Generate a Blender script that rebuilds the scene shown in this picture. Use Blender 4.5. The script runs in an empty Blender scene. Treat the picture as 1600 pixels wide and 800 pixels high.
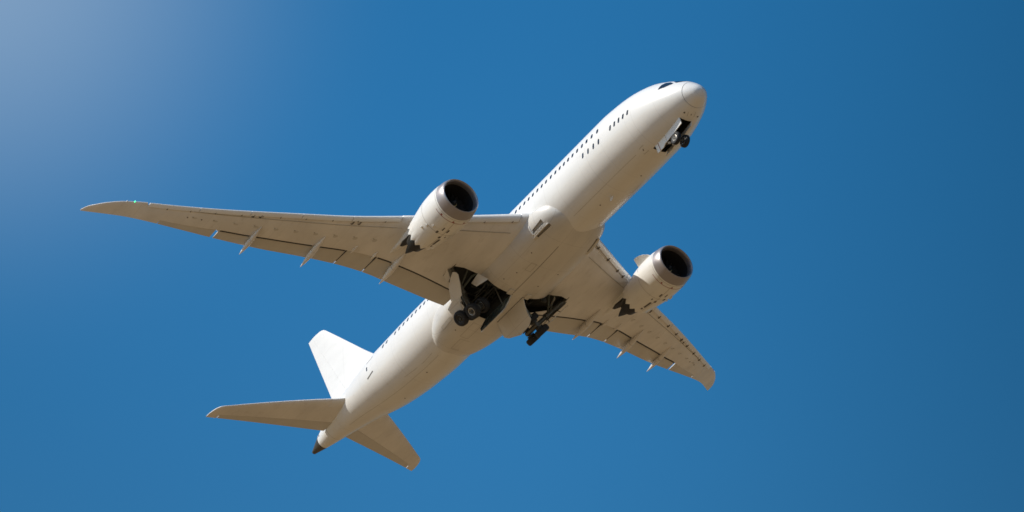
import bpy, bmesh, math, random
from mathutils import Matrix, Vector
random.seed(7)
R_ = math.radians
scene = bpy.context.scene

# ------------------------------------------------------------------ camera, sky, sun, exposure
# aircraft axes used below: s = metres aft of the nose, y = to starboard, z = up
ROT = Matrix(((-0.5222636496, -0.8499402282, -0.0695865558),
              (0.5220797827, -0.2541464724, -0.8141512581),
              (0.6742947285, -0.4615313413, 0.5764680738)))      # aircraft axes -> camera (right, down, depth)
TRN = Vector((-0.6532363, 1.1993337, 289.9005679))
S0 = 28.0
up = Vector((.003, -.879, .477)).normalized()                     # world up seen by the camera
fw = (Vector((0, 0, 1)) - up * up.z).normalized()
rt = fw.cross(up)
C2W = Matrix((rt, fw, up))                                        # camera (right, down, depth) -> world
EYE = Vector((0, 0, 1.7))
SUN_AC = Vector((.17, .73, .66)).normalized()                     # towards the sun, aircraft axes
SUN_W = (C2W @ (ROT @ SUN_AC)).normalized()

cam = bpy.data.cameras.new('camera'); camo = bpy.data.objects.new('camera', cam)
scene.collection.objects.link(camo); scene.camera = camo
cam.sensor_width = 36; cam.lens = 5717.83 * 36 / 1600
cam.clip_start = 1; cam.clip_end = 60000
bx, by, bz = C2W @ Vector((1, 0, 0)), C2W @ Vector((0, -1, 0)), C2W @ Vector((0, 0, -1))
camo.matrix_world = Matrix.Translation(EYE) @ Matrix((bx, by, bz)).transposed().to_4x4()

world = bpy.data.worlds.new('World'); scene.world = world; world.use_nodes = True
nt = world.node_tree; nt.nodes.clear()
sky = nt.nodes.new('ShaderNodeTexSky'); sky.sky_type = 'NISHITA'; sky.sun_disc = False
sky.sun_elevation = math.asin(SUN_W.z); sky.sun_rotation = math.atan2(SUN_W.x, SUN_W.y)
sky.altitude = 0; sky.air_density = 1.0; sky.dust_density = 1.0; sky.ozone_density = 4.0
hs = nt.nodes.new('ShaderNodeHueSaturation'); hs.inputs['Saturation'].default_value = 1.35
hs.inputs['Hue'].default_value = .490
# the air is paler and brighter towards the sun and deeper blue away from it
tcw = nt.nodes.new('ShaderNodeTexCoord')
def along(v):
    d = nt.nodes.new('ShaderNodeVectorMath'); d.operation = 'DOT_PRODUCT'; d.inputs[1].default_value = tuple((C2W @ Vector(v)).normalized())
    nt.links.new(tcw.outputs['Generated'], d.inputs[0]); return d.outputs['Value']
cr = nt.nodes.new('ShaderNodeMapRange'); cr.interpolation_type = 'SMOOTHSTEP'
cr.inputs[1].default_value = -.20; cr.inputs[2].default_value = .02; cr.inputs[3].default_value = .63; cr.inputs[4].default_value = 1.10
nt.links.new(along((-.93, -.28, 0)), cr.inputs[0])
sc1 = nt.nodes.new('ShaderNodeVectorMath'); sc1.operation = 'SCALE'
pl0 = nt.nodes.new('ShaderNodeMapRange')
pl0.inputs[1].default_value = math.cos(R_(8.2)); pl0.inputs[2].default_value = 1.0; pl0.inputs[3].default_value = 0; pl0.inputs[4].default_value = 1
nt.links.new(along((-.150, -.088, 1)), pl0.inputs[0])
pl1 = nt.nodes.new('ShaderNodeMath'); pl1.operation = 'POWER'; pl1.inputs[1].default_value = 4.2; nt.links.new(pl0.outputs[0], pl1.inputs[0])
pl = nt.nodes.new('ShaderNodeMath'); pl.operation = 'MULTIPLY'; pl.inputs[1].default_value = .60; nt.links.new(pl1.outputs[0], pl.inputs[0])
mxs = nt.nodes.new('ShaderNodeMix'); mxs.data_type = 'RGBA'; mxs.inputs[7].default_value = (2.75, 3.75, 4.95, 1)
bg = nt.nodes.new('ShaderNodeBackground'); bg.inputs[1].default_value = .125
wo = nt.nodes.new('ShaderNodeOutputWorld')
nt.links.new(sky.outputs[0], hs.inputs['Color'])
cr2 = nt.nodes.new('ShaderNodeMapRange'); cr2.interpolation_type = 'SMOOTHSTEP'
cr2.inputs[1].default_value = -.01; cr2.inputs[2].default_value = .18; cr2.inputs[3].default_value = 1.0; cr2.inputs[4].default_value = .74
nt.links.new(along((-.6, .8, 0)), cr2.inputs[0])
mm_ = nt.nodes.new('ShaderNodeMath'); mm_.operation = 'MULTIPLY'; nt.links.new(cr.outputs[0], mm_.inputs[0]); nt.links.new(cr2.outputs[0], mm_.inputs[1])
nt.links.new(hs.outputs[0], sc1.inputs[0]); nt.links.new(mm_.outputs[0], sc1.inputs['Scale'])
nt.links.new(pl.outputs[0], mxs.inputs[0]); nt.links.new(sc1.outputs[0], mxs.inputs[6])
nt.links.new(mxs.outputs[2], bg.inputs[0]); nt.links.new(bg.outputs[0], wo.inputs[0])

sl = bpy.data.lights.new('sun', 'SUN'); sl.energy = 4.6; sl.angle = R_(.53); sl.color = (1, .95, .86)
so = bpy.data.objects.new('sun', sl); scene.collection.objects.link(so)
so.rotation_euler = SUN_W.to_track_quat('Z', 'Y').to_euler(); so.location = (0, 0, 300)
scene.view_settings.view_transform = 'Standard'; scene.view_settings.look = 'None'
scene.cycles.filter_width = 1.6; scene.cycles.caustics_reflective = False; scene.cycles.caustics_refractive = False
scene.view_settings.exposure = 0.0; scene.view_settings.gamma = 1

# ------------------------------------------------------------------ materials
def mat(name, col, rough=.5, metal=0, coat=0, spec=.5, dirt=0, dirtcol=(.25, .2, .14), dscale=1.2, stretch=(.25, 1, 1), var=.04, lines=None, emit=None, sheen=None):
    m = bpy.data.materials.new(name); m.use_nodes = True
    t = m.node_tree; b = t.nodes['Principled BSDF']
    b.inputs['Roughness'].default_value = rough; b.inputs['Metallic'].default_value = metal
    b.inputs['Coat Weight'].default_value = coat; b.inputs['Coat Roughness'].default_value = .08
    b.inputs['Specular IOR Level'].default_value = spec
    tc = t.nodes.new('ShaderNodeTexCoord')
    mp = t.nodes.new('ShaderNodeMapping'); mp.inputs['Scale'].default_value = stretch
    t.links.new(tc.outputs['Object'], mp.inputs[0])
    n1 = t.nodes.new('ShaderNodeTexNoise'); n1.inputs['Scale'].default_value = dscale; n1.inputs['Detail'].default_value = 6
    t.links.new(mp.outputs[0], n1.inputs['Vector'])
    r1 = t.nodes.new('ShaderNodeMapRange'); r1.inputs[1].default_value = .3; r1.inputs[2].default_value = .7
    r1.inputs[3].default_value = 1 - var; r1.inputs[4].default_value = 1 + var
    t.links.new(n1.outputs[0], r1.inputs[0])
    mu = t.nodes.new('ShaderNodeVectorMath'); mu.operation = 'SCALE'; mu.inputs[0].default_value = col
    t.links.new(r1.outputs[0], mu.inputs['Scale'])
    out = mu.outputs[0]
    if dirt:
        n2 = t.nodes.new('ShaderNodeTexNoise'); n2.inputs['Scale'].default_value = dscale * 2.3; n2.inputs['Detail'].default_value = 8; n2.inputs['Roughness'].default_value = .68
        t.links.new(mp.outputs[0], n2.inputs['Vector'])
        r2 = t.nodes.new('ShaderNodeMapRange'); r2.inputs[1].default_value = .56; r2.inputs[2].default_value = .82
        r2.inputs[3].default_value = 0; r2.inputs[4].default_value = dirt
        t.links.new(n2.outputs[0], r2.inputs[0])
        mx = t.nodes.new('ShaderNodeMix'); mx.data_type = 'RGBA'
        t.links.new(r2.outputs[0], mx.inputs[0]); t.links.new(out, mx.inputs[6]); mx.inputs[7].default_value = (*dirtcol, 1)
        out = mx.outputs[2]
    if lines:                                   # thin panel joints every so many metres along each aircraft axis
        sx = t.nodes.new('ShaderNodeSeparateXYZ'); t.links.new(tc.outputs['Object'], sx.inputs[0])
        acc = None
        for ax, step, width, off in lines['set']:
            a = t.nodes.new('ShaderNodeMath'); a.operation = 'ADD'; a.inputs[1].default_value = off + 1000 * step
            t.links.new(sx.outputs[ax], a.inputs[0])
            q = t.nodes.new('ShaderNodeMath'); q.operation = 'MODULO'; q.inputs[1].default_value = step
            t.links.new(a.outputs[0], q.inputs[0])
            l = t.nodes.new('ShaderNodeMath'); l.operation = 'LESS_THAN'; l.inputs[1].default_value = width
            t.links.new(q.outputs[0], l.inputs[0])
            if acc is None: acc = l.outputs[0]
            else:
                mm = t.nodes.new('ShaderNodeMath'); mm.operation = 'MAXIMUM'
                t.links.new(acc, mm.inputs[0]); t.links.new(l.outputs[0], mm.inputs[1]); acc = mm.outputs[0]
        sc = t.nodes.new('ShaderNodeMath'); sc.operation = 'MULTIPLY'; sc.inputs[1].default_value = lines['amt']
        t.links.new(acc, sc.inputs[0])
        mx = t.nodes.new('ShaderNodeMix'); mx.data_type = 'RGBA'
        t.links.new(sc.outputs[0], mx.inputs[0]); t.links.new(out, mx.inputs[6]); mx.inputs[7].default_value = (.12, .1, .08, 1)
        out = mx.outputs[2]
    t.links.new(out, b.inputs['Base Color'])
    if emit:
        b.inputs['Emission Color'].default_value = (*emit[0], 1); b.inputs['Emission Strength'].default_value = emit[1]
    return m

WHITE = mat('white_paint', (.755, .742, .712), .32, coat=.25, dirt=.16, var=.03, lines={'set': [(0, 5.9, .035, 1.3), (0, 3.1, .02, .2)], 'amt': .17})
WINGP = mat('grey_white_wing_paint', (.73, .71, .685), .38, coat=.15, dirt=.34, dscale=.9, stretch=(.3, .8, 1), var=.085, lines={'set': [(1, 4.4, .03, .6)], 'amt': .12})
FAIRP = mat('belly_paint', (.64, .615, .57), .36, coat=.2, dirt=.34, dscale=1.0, var=.07, lines={'set': [(0, 3.3, .03, .9), (1, 1.75, .025, .5)], 'amt': .25})
CTRLP = mat('control_surface_paint', (.58, .56, .52), .4, coat=.1, dirt=.15, var=.04)
NACP = mat('nacelle_paint', (.77, .755, .715), .34, coat=.2, dirt=.25, dscale=1.4, var=.03, dirtcol=(.22, .17, .12))
LIPM = mat('inlet_lip_metal', (.33, .30, .295), .38, metal=.6, var=.03)
DUCT = mat('inlet_duct_lining', (.024, .024, .026), .55, var=.1)
FANM = mat('fan_blade_metal', (.06, .06, .065), .4, metal=.4, var=.1)
SPINM = mat('spinner_paint', (.02, .02, .02), .4)
MARKM = mat('spinner_mark', (.75, .62, .36), .6)
HOTM = mat('exhaust_metal', (.026, .025, .023), .5, metal=.6, var=.2)
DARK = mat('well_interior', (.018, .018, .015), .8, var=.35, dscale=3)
PRIM = mat('green_grey_primer', (.085, .095, .078), .6, var=.2, dscale=3, dirt=.3)
GLASS = mat('dark_glass', (.012, .017, .025), .12, spec=.6)
TYRE = mat('tyre_rubber', (.012, .012, .013), .75, var=.2, dscale=6, stretch=(1, 1, 1))
HUB = mat('wheel_hub_metal', (.42, .40, .36), .45, metal=.5, var=.15, dscale=6, stretch=(1, 1, 1))
HUBD = mat('wheel_hub_dark', (.06, .058, .052), .55, metal=.3, var=.2, dscale=6, stretch=(1, 1, 1))
STEEL = mat('gear_steel', (.12, .115, .095), .45, metal=.3, var=.25, dscale=4, dirt=.4, dirtcol=(.03, .025, .02))
SEAM = mat('seam_dark', (.10, .085, .07), .7)
SLOTSH = mat('slot_shade', (.025, .022, .02), .8)  # near-black standing in for the shade inside slots and gaps
PIPE = mat('bay_pipework', (.032, .034, .028), .6, var=.4, dscale=4)
CONEM = mat('tail_cone_metal', (.085, .07, .05), .5, metal=.5, var=.25)
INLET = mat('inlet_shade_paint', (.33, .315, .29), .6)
SLATP = mat('slat_paint', (.80, .79, .76), .3, coat=.2, var=.03)
SOFT = mat('seam_soft', (.40, .38, .335), .7)
RED = mat('red_marking', (.30, .09, .07), .6)
GREEN = mat('green_lamp', (.02, .5, .12), .2, emit=((.05, 1, .3), 3))
REDL = mat('red_lamp', (.5, .02, .02), .2, emit=((1, .05, .03), .05))
LAMP = mat('clear_lamp', (.8, .8, .8), .15)

# ------------------------------------------------------------------ helpers
def P(p): return (S0 - p[0], -p[1], p[2])
class MB:
    def __init__(s): s.v = []; s.f = []; s.mi = []; s.m = 0
    def vert(s, p): s.v.append(P(p)); return len(s.v) - 1
    def face(s, *i): s.f.append(i); s.mi.append(s.m)
    def loft(s, loops, closed=True, cap0=True, cap1=True, hole=None):
        n = len(loops[0]); base = len(s.v)
        for L in loops:
            for p in L: s.v.append(P(p))
        for a in range(len(loops) - 1):
            for b in range(n if closed else n - 1):
                c = (b + 1) % n
                s.face(base + a * n + b, base + a * n + c, base + (a + 1) * n + c, base + (a + 1) * n + b)
        if closed and cap0: s.face(*[base + b for b in range(n)])
        if closed and cap1: s.face(*[base + (len(loops) - 1) * n + b for b in range(n - 1, -1, -1)])
    def tube(s, a, b, r0, r1=None, n=12):
        r1 = r0 if r1 is None else r1
        a = Vector(a); b = Vector(b); d = (b - a).normalized()
        u = d.orthogonal().normalized(); w = d.cross(u)
        s.loft([[a + (u * math.cos(t) + w * math.sin(t)) * r0 for t in [2 * math.pi * k / n for k in range(n)]],
                [b + (u * math.cos(t) + w * math.sin(t)) * r1 for t in [2 * math.pi * k / n for k in range(n)]]])
    def lathe(s, o, d, prof, n=40, u=None, close=False, caps=True):   # prof: (along, radius)
        o = Vector(o); d = Vector(d).normalized(); u = Vector(u) if u else d.orthogonal().normalized(); w = d.cross(u)
        L = [[o + d * x + (u * math.cos(t) + w * math.sin(t)) * r for t in [2 * math.pi * k / n for k in range(n)]] for x, r in prof]
        if close: L.append(L[0]); s.loft(L, cap0=False, cap1=False)
        else: s.loft(L, cap0=caps and prof[0][1] > 1e-4, cap1=caps and prof[-1][1] > 1e-4)
    def prism(s, pts, off):                        # polygon thickened by vector off
        off = Vector(off); n = len(pts); b = len(s.v)
        for p in pts: s.v.append(P(p))
        for p in pts: s.v.append(P(Vector(p) + off))
        s.face(*range(b, b + n)); s.face(*range(b + 2 * n - 1, b + n - 1, -1))
        for k in range(n): s.face(b + k, b + (k + 1) % n, b + n + (k + 1) % n, b + n + k)
    def box(s, c, u, v, w):                         # centre and three half vectors
        c, u, v, w = Vector(c), Vector(u), Vector(v), Vector(w)
        s.prism([c - u - v - w, c + u - v - w, c + u + v - w, c - u + v - w], 2 * w)
    def build(s, name, mats, parent=None, label=None, sharp=38, weld=True):
        me = bpy.data.meshes.new(name); me.from_pydata(s.v, [], s.f)
        if not isinstance(mats, (list, tuple)): mats = [mats]
        for m in mats: me.materials.append(m)
        for p, k in zip(me.polygons, s.mi): p.material_index = k
        bm = bmesh.new(); bm.from_mesh(me)
        if weld: bmesh.ops.remove_doubles(bm, verts=bm.verts, dist=1e-5)
        bmesh.ops.dissolve_degenerate(bm, edges=bm.edges, dist=1e-6)
        bmesh.ops.recalc_face_normals(bm, faces=bm.faces)
        bm.to_mesh(me); bm.free()
        for p in me.polygons: p.use_smooth = True
        me.set_sharp_from_angle(angle=R_(sharp))
        o = bpy.data.objects.new(name, me); scene.collection.objects.link(o)
        if parent: o.parent = parent
        if label: o['label'] = label
        return o
def carve(o, cutters, inner=None):                              # cut real pockets into a closed mesh
    hs_ = []
    for mb in cutters:
        c = mb.build('cutter', [inner or DARK], root); hs_.append(c)
        m = o.modifiers.new('cut', 'BOOLEAN'); m.operation = 'DIFFERENCE'; m.solver = 'EXACT'; m.object = c
        m.material_mode = 'TRANSFER'
    bpy.context.view_layer.update()
    dg = bpy.context.evaluated_depsgraph_get()
    me = bpy.data.meshes.new_from_object(o.evaluated_get(dg))
    o.modifiers.clear(); o.data = me
    me.set_sharp_from_angle(angle=R_(38))
    for c in hs_: bpy.data.objects.remove(c)

def herm(xk, yk, x):
    n = len(xk)
    h = [xk[i + 1] - xk[i] for i in range(n - 1)]; d = [(yk[i + 1] - yk[i]) / h[i] for i in range(n - 1)]
    m = [d[0]] + [0 if d[i - 1] * d[i] <= 0 else (3 * (h[i - 1] + h[i])) / ((2 * h[i] + h[i - 1]) / d[i - 1] + (h[i] + 2 * h[i - 1]) / d[i]) for i in range(1, n - 1)] + [d[-1]]
    if x <= xk[0]: return yk[0] + m[0] * (x - xk[0])
    if x >= xk[-1]: return yk[-1] + m[-1] * (x - xk[-1])
    i = max(k for k in range(n - 1) if xk[k] <= x); t = (x - xk[i]) / h[i]
    return (2*t**3 - 3*t**2 + 1)*yk[i] + (t**3 - 2*t**2 + t)*h[i]*m[i] + (-2*t**3 + 3*t**2)*yk[i+1] + (t**3 - t**2)*h[i]*m[i+1]
def lin(xk, yk, x):
    if x <= xk[0]: return yk[0]
    for i in range(len(xk) - 1):
        if x <= xk[i + 1]: return yk[i] + (yk[i + 1] - yk[i]) * (x - xk[i]) / (xk[i + 1] - xk[i])
    return yk[-1]
def frange(a, b, n): return [a + (b - a) * k / (n - 1) for k in range(n)]

# ------------------------------------------------------------------ ground (far below, it bounces warm light up)
g = bpy.data.meshes.new('ground'); E_ = 30000
g.from_pydata([(-E_, -E_, 0), (E_, -E_, 0), (E_, E_, 0), (-E_, E_, 0)], [], [(0, 1, 2, 3)])
go = bpy.data.objects.new('ground', g); scene.collection.objects.link(go); go['kind'] = 'structure'
GM = bpy.data.materials.new('dry_ground'); GM.use_nodes = True
t = GM.node_tree; b = t.nodes['Principled BSDF']; b.inputs['Roughness'].default_value = .95
tc = t.nodes.new('ShaderNodeTexCoord'); n = t.nodes.new('ShaderNodeTexNoise'); n.inputs['Scale'].default_value = .012; n.inputs['Detail'].default_value = 8
cr = t.nodes.new('ShaderNodeValToRGB'); cr.color_ramp.elements[0].color = (.182, .116, .055, 1); cr.color_ramp.elements[1].color = (.295, .195, .100, 1)
cr.color_ramp.elements[0].position = .35; cr.color_ramp.elements[1].position = .65
t.links.new(tc.outputs['Object'], n.inputs['Vector']); t.links.new(n.outputs[0], cr.inputs[0]); t.links.new(cr.outputs[0], b.inputs['Base Color'])
g.materials.append(GM)

# ------------------------------------------------------------------ the aircraft
root = bpy.data.objects.new('jet_airliner', None); scene.collection.objects.link(root)
root['label'] = 'plain white twin-engine passenger jet climbing with its wheels half folded'; root['category'] = 'airplane'
AC2W = C2W @ ROT @ Matrix(((-1, 0, 0), (0, -1, 0), (0, 0, 1)))
root.matrix_world = Matrix.Translation(EYE + C2W @ TRN) @ AC2W.to_4x4()
root.empty_display_size = 2

# fuselage profile
FS = [0, .12, .4, 1, 2, 3, 4, 5, 6.5, 8, 10, 38, 42, 46, 50, 54, 57, 59]
FT = [-1.3, -.98, -.6, 0, .71, 1.31, 1.83, 2.18, 2.58, 2.80, 2.94, 2.95, 2.92, 2.86, 2.72, 2.34, 1.70, .85]
FB = [-1.3, -1.52, -1.84, -2.1, -2.45, -2.65, -2.81, -2.93, -2.97, -2.97, -2.98, -2.95, -2.68, -2.05, -1.1, -.31, .2, .62]
FW = [.0, .34, .67, 1.11, 1.63, 2.01, 2.31, 2.52, 2.68, 2.77, 2.84, 2.84, 2.72, 2.50, 1.90, 1.22, .65, .16]
def fsec(s): return herm(FS, FT, s), herm(FS, FB, s), max(.01, herm(FS, FW, s))
def fpt(s, th, off=0.):
    t_, b_, w_ = fsec(s); a = (t_ - b_) / 2
    p = Vector((s, w_ * math.cos(th), (t_ + b_) / 2 + a * math.sin(th)))
    if off:
        e = .02
        du = fpt(min(s + e, 58.9), th) - fpt(max(s - e, .01), th); dv = fpt(s, th + .01) - fpt(s, th - .01)
        n_ = du.cross(dv).normalized()
        c = Vector((s, 0, (t_ + b_) / 2))
        if n_.dot(p - c) < 0: n_ = -n_
        p = p + n_ * off
    return p
NA = 96
ANG = [2 * math.pi * k / NA for k in range(NA)]
def slant(th):                                       # radome joint leans aft towards the chin
    t_, b_, w_ = fsec(1.0); z = (t_ + b_) / 2 + (t_ - b_) / 2 * math.sin(th)
    return .84 + .21 * (-.25 - z)
mb = MB()
rows = [0.0] + [(k / 16) ** 2 for k in range(1, 17)]
mb.loft([[fpt(max(.0015, (slant(a) - .018) * u), a) for a in ANG] for u in rows], cap0=True, cap1=True)
FUS = MB()
L = []
for u in frange(0, 1, 6): L.append([fpt((slant(a) + .018) * (1 - u) + 2.2 * u, a) for a in ANG])
for s in frange(2.4, 12, 40)[0:] + frange(13, 38, 26) + frange(38.6, 57.15, 42): L.append([fpt(s, a) for a in ANG])
FUS.loft(L)
fus = FUS.build('fuselage', [WHITE, DARK], root)
rad = mb.build('radome', WHITE, fus)
mb = MB(); mb.loft([[fpt(slant(a) + d, a, -.02) for a in ANG] for d in (-.1, .1)]); mb.build('radome_seal', SEAM, fus)
mb = MB()
L = [[fpt(s, a) for a in ANG] for s in frange(57.18, 58.9, 8)]
c = Vector((58.9, 0, .74)); L.append([c + (p - c) * .72 for p in L[-1]]); L.append([q + Vector((-.5, 0, 0)) for q in L[-1]])
mb.loft(L); mb.build('exhaust_cone', CONEM, fus)
bay = MB(); bay.box((4.25, 0, -3.0), (1.8, 0, 0), (0, .56, 0), (0, 0, 1.15))
wellc = []
for sg in (1, -1):
    w = MB(); w.box((28.3, sg * 1.62, -3.2), (1.95, 0, 0), (0, 1.16, 0), (0, 0, 1.45)); wellc.append(w)
    w = MB(); w.prism([(26.75, sg * 2.7, -4.6), (26.8, sg * 4.5, -4.6), (27.15, sg * 5.3, -4.6), (28.7, sg * 5.3, -4.6), (30.1, sg * 2.7, -4.6)], (0, 0, 3.2)); wellc.append(w)
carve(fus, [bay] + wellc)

def patch(poly, off, thick, name, m, parent, label=None, sub=6):
    """a curved panel on the fuselage skin: polygon in (s, angle in degrees)"""
    mb = MB(); n = len(poly)
    cs = sum(p[0] for p in poly) / n; ct = sum(p[1] for p in poly) / n
    ring = []
    for k in range(n):
        a, b_ = poly[k], poly[(k + 1) % n]
        for j in range(sub): ring.append((a[0] + (b_[0] - a[0]) * j / sub, a[1] + (b_[1] - a[1]) * j / sub))
    lv = [0.02, .33, .66, 1]
    top = [[fpt(cs + (q[0] - cs) * u, R_(ct + (q[1] - ct) * u), off) for q in ring] for u in lv]
    top.append([fpt(q[0], R_(q[1]), off - thick) for q in ring])
    mb.loft(top, cap0=True, cap1=False)
    return mb.build(name, m, parent, label, weld=False)
def ribbon(pts, w, off, mb, close=False):
    """thin dark joint line on the skin: points in (s, degrees)"""
    q = [fpt(s, R_(a), off) for s, a in pts]
    if close: q.append(q[0])
    for k in range(len(q) - 1):
        a, b_ = q[k], q[k + 1]
        t_, bb, ww = fsec(a.x); nrm = Vector((0, a.y / ww ** 2, (a.z - (t_ + bb) / 2) / ((t_ - bb) / 2) ** 2)).normalized()
        sd = (b_ - a).cross(nrm).normalized() * w / 2
        i = [mb.vert(a - sd), mb.vert(b_ - sd), mb.vert(b_ + sd), mb.vert(a + sd)]; mb.face(*i)

# flight deck glass, both sides
side = [(2.95, 20.5), (2.86, 37), (2.68, 49), (2.22, 49.5), (1.84, 40), (1.95, 34), (2.4, 24.5)]
front = [(1.66, 43.5), (1.36, 50), (1.24, 60), (1.20, 86.5), (1.78, 86.5), (1.98, 68), (2.06, 54)]
for f in (lambda a: a, lambda a: 180 - a):
    patch([(s, f(a)) for s, a in side], .012, .05, 'cockpit_window', GLASS, fus)
    patch([(s, f(a)) for s, a in front], .012, .05, 'cockpit_window', GLASS, fus)

# cabin windows along the starboard side
def window_mb(s, z, w=.14, h=.19, lean=0.):
    t_, b_, w_ = fsec(s); th = math.asin((z - (t_ + b_) / 2) / ((t_ - b_) / 2))
    ctr = fpt(s, th, .006); du = (fpt(s + .1, th) - fpt(s - .1, th)).normalized(); dv = (fpt(s, th + .02) - fpt(s, th - .02)).normalized()
    nn = du.cross(dv); nn = nn if nn.y > 0 else -nn
    mb = MB(); pts = []
    for k in range(20):
        a = 2 * math.pi * k / 20
        x = math.copysign(abs(math.cos(a)) ** .6, math.cos(a)) * w; y = math.copysign(abs(math.sin(a)) ** .6, math.sin(a)) * h
        pts.append(ctr + du * (x - lean * y) + dv * y)
    mb.prism(pts, -nn * .03)
    return mb
wz = lambda s: .60 + (s - 12) * .0152
winpos = [(6.0, -.28), (6.54, -.28), (7.08, -.28), (7.62, -.27), (8.17, -.28)]
winpos += [(9.81, .51), (10.59, .56)] + [(s, wz(s)) for s in (11.32, 11.97, 12.66, 13.32, 13.95, 14.56, 15.16, 15.79, 16.45, 17.15, 17.78, 18.42, 19.08, 19.7, 20.34, 21.01, 21.61)]
winpos += [(9.78, -.49), (10.48, -.45), (11.21, -.42), (11.93, -.36)]
winpos += [(22.24 + .644 * k, wz(22.24 + .644 * k)) for k in range(20)]
winpos += [(s, wz(s) - .01 * (s - 35) * (.3 if s < 40 else .6)) for s in (35.12, 35.78, 36.43, 37.1, 37.77, 38.43, 39.13, 39.86, 40.55)] + [(42.01, 1.03), (42.65, 1.0)]
for s, z in winpos: (window_mb(s, z, .105, .20, .32) if z < 0 else window_mb(s, z)).build('cabin_window', GLASS, fus)
# rear cabin door with its outline and little window
door = [(44.55, 20), (44.5, -13), (45.6, -18), (45.55, 16)]
mb = MB(); ribbon(door, .06, .008, mb, True); ribbon([(44.5, -13), (45.6, -18)], .11, .012, mb)
d_ = patch([(44.6, 18), (44.55, -12.2), (45.55, -16.7), (45.5, 14.2)], .006, .03, 'cabin_door', WHITE, fus)
mb.build('door_seam', SEAM, fus, weld=False); window_mb(45.42, .42, .1, .2).build('cabin_window', GLASS, fus)
# hatches and ports of the forward belly
for poly in ([(6.85, -62.5), (6.36, -62), (6.45, -75), (6.99, -74.4)], [(1.72, -82), (1.6, -104), (1.98, -106), (2.06, -86)]):
    mb = MB(); ribbon(poly, .028, .006, mb, True); mb.build('access_hatch', SOFT, fus, weld=False)
mb = MB(); ribbon([(6.62, -66.5), (6.75, -69.5)], .07, .008, mb); mb.build('hatch_latch', SEAM, fus, weld=False)
mb = MB(); ribbon([(1.78, -93), (1.92, -95)], .05, .008, mb); mb.build('hatch_latch', SEAM, fus, weld=False)
for s, a in ((1.91, -73.5), (2.01, -119.5)):
    mb = MB(); c = fpt(s, R_(a), .004); c2 = fpt(s, R_(a), .03); mb.tube(c, c2, .07, .06, 10); mb.build('sensor_port', SEAM, fus)
# aft cargo hatch outline, long belly joints and a blade antenna
mb = MB(); ribbon([(37.1, -33), (37.2, -50), (37.25, -62)], .022, .005, mb); ribbon([(37.25, -62), (38.6, -63), (40.1, -62), (41.5, -60)], .022, .005, mb); ribbon([(41.5, -60), (41.45, -45), (41.4, -30)], .022, .005, mb)
mb.build('cargo_door_seam', SOFT, fus, weld=False)
for a, s0, s1 in ((-72, 37, 52), (-66, 7.5, 16.2)):
    mb = MB(); ribbon([(s, a) for s in frange(s0, s1, 16)], .022, .005, mb); mb.build('belly_seam', SOFT, fus)
mb = MB(); c = fpt(12.2, R_(-88), 0); mb.prism([c, c + Vector((.5, 0, 0)), c + Vector((.52, 0, -.3)), c + Vector((.3, 0, -.32))], (0, .03, 0)); mb.build('blade_antenna', WHITE, fus)
for s, a in ((9.3, -100), (13.8, -84), (39.5, -80), (44.2, -95)):
    mb = MB(); mb.tube(fpt(s, R_(a), -.02), fpt(s, R_(a), .025), .06, .05, 10); mb.build('drain_port', SEAM, fus)
mb = MB(); mb.tube(fpt(56.75, R_(3), -.02), fpt(56.75, R_(3), .02), .09, .08, 12); mb.build('tail_light', SEAM, fus)
mb = MB(); mb.loft([[fpt(s, a, .004) for a in ANG] for s in (55.05, 55.08)], cap0=False, cap1=False); mb.build('tail_seam', SOFT, fus, weld=False)

# belly fairing between the wing roots
XS = [16.35, 16.6, 17.1, 17.8, 19, 21, 25, 29, 32, 34, 35.2, 36.0, 36.6]
XW = [1.2, 1.85, 2.38, 2.75, 3.02, 3.16, 3.24, 3.22, 3.06, 2.80, 2.45, 2.05, 1.3]
XB = [-2.5, -2.72, -2.90, -3.05, -3.2, -3.32, -3.40, -3.40, -3.35, -3.24, -3.12, -3.0, -2.82]
XC = [-2.0, -1.75, -1.55, -1.35, -1.2, -1.15, -1.15, -1.15, -1.15, -1.2, -1.35, -1.6, -2.0]
def fairpt(s, a, k=2.5):
    w_, b_, c_ = herm(XS, XW, s), herm(XS, XB, s), herm(XS, XC, s)
    co, si = math.cos(a), math.sin(a)
    e = 2 / k if si < 0 else 1
    h = (c_ - b_) if si < 0 else .75
    return Vector((s, w_ * math.copysign(abs(co) ** e, co), c_ + h * math.copysign(abs(si) ** e, si)))
mb = MB(); L = []
for s in [16.35, 16.42, 16.55, 16.75] + frange(17, 35, 44) + [35.4, 35.8, 36.2, 36.5, 36.6]: L.append([fairpt(s, a) for a in ANG])
mb.loft(L); fair = mb.build('belly_fairing', [FAIRP, DARK], root)
def fq(s, deg, off, sg):
    a = R_(deg); p = fairpt(s, a); n_ = (fairpt(s + .05, a) - p).cross(fairpt(s, a + .02) - p).normalized()
    n_ = n_ if n_.y > 0 else -n_
    p = p + n_ * off; return Vector((p.x, p.y * sg, p.z))
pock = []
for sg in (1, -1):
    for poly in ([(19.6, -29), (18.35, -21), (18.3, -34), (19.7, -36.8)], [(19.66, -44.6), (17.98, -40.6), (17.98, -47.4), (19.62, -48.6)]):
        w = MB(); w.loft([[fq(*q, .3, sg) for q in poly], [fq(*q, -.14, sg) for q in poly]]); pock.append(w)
carve(fair, wellc); carve(fair, pock, INLET)
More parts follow.
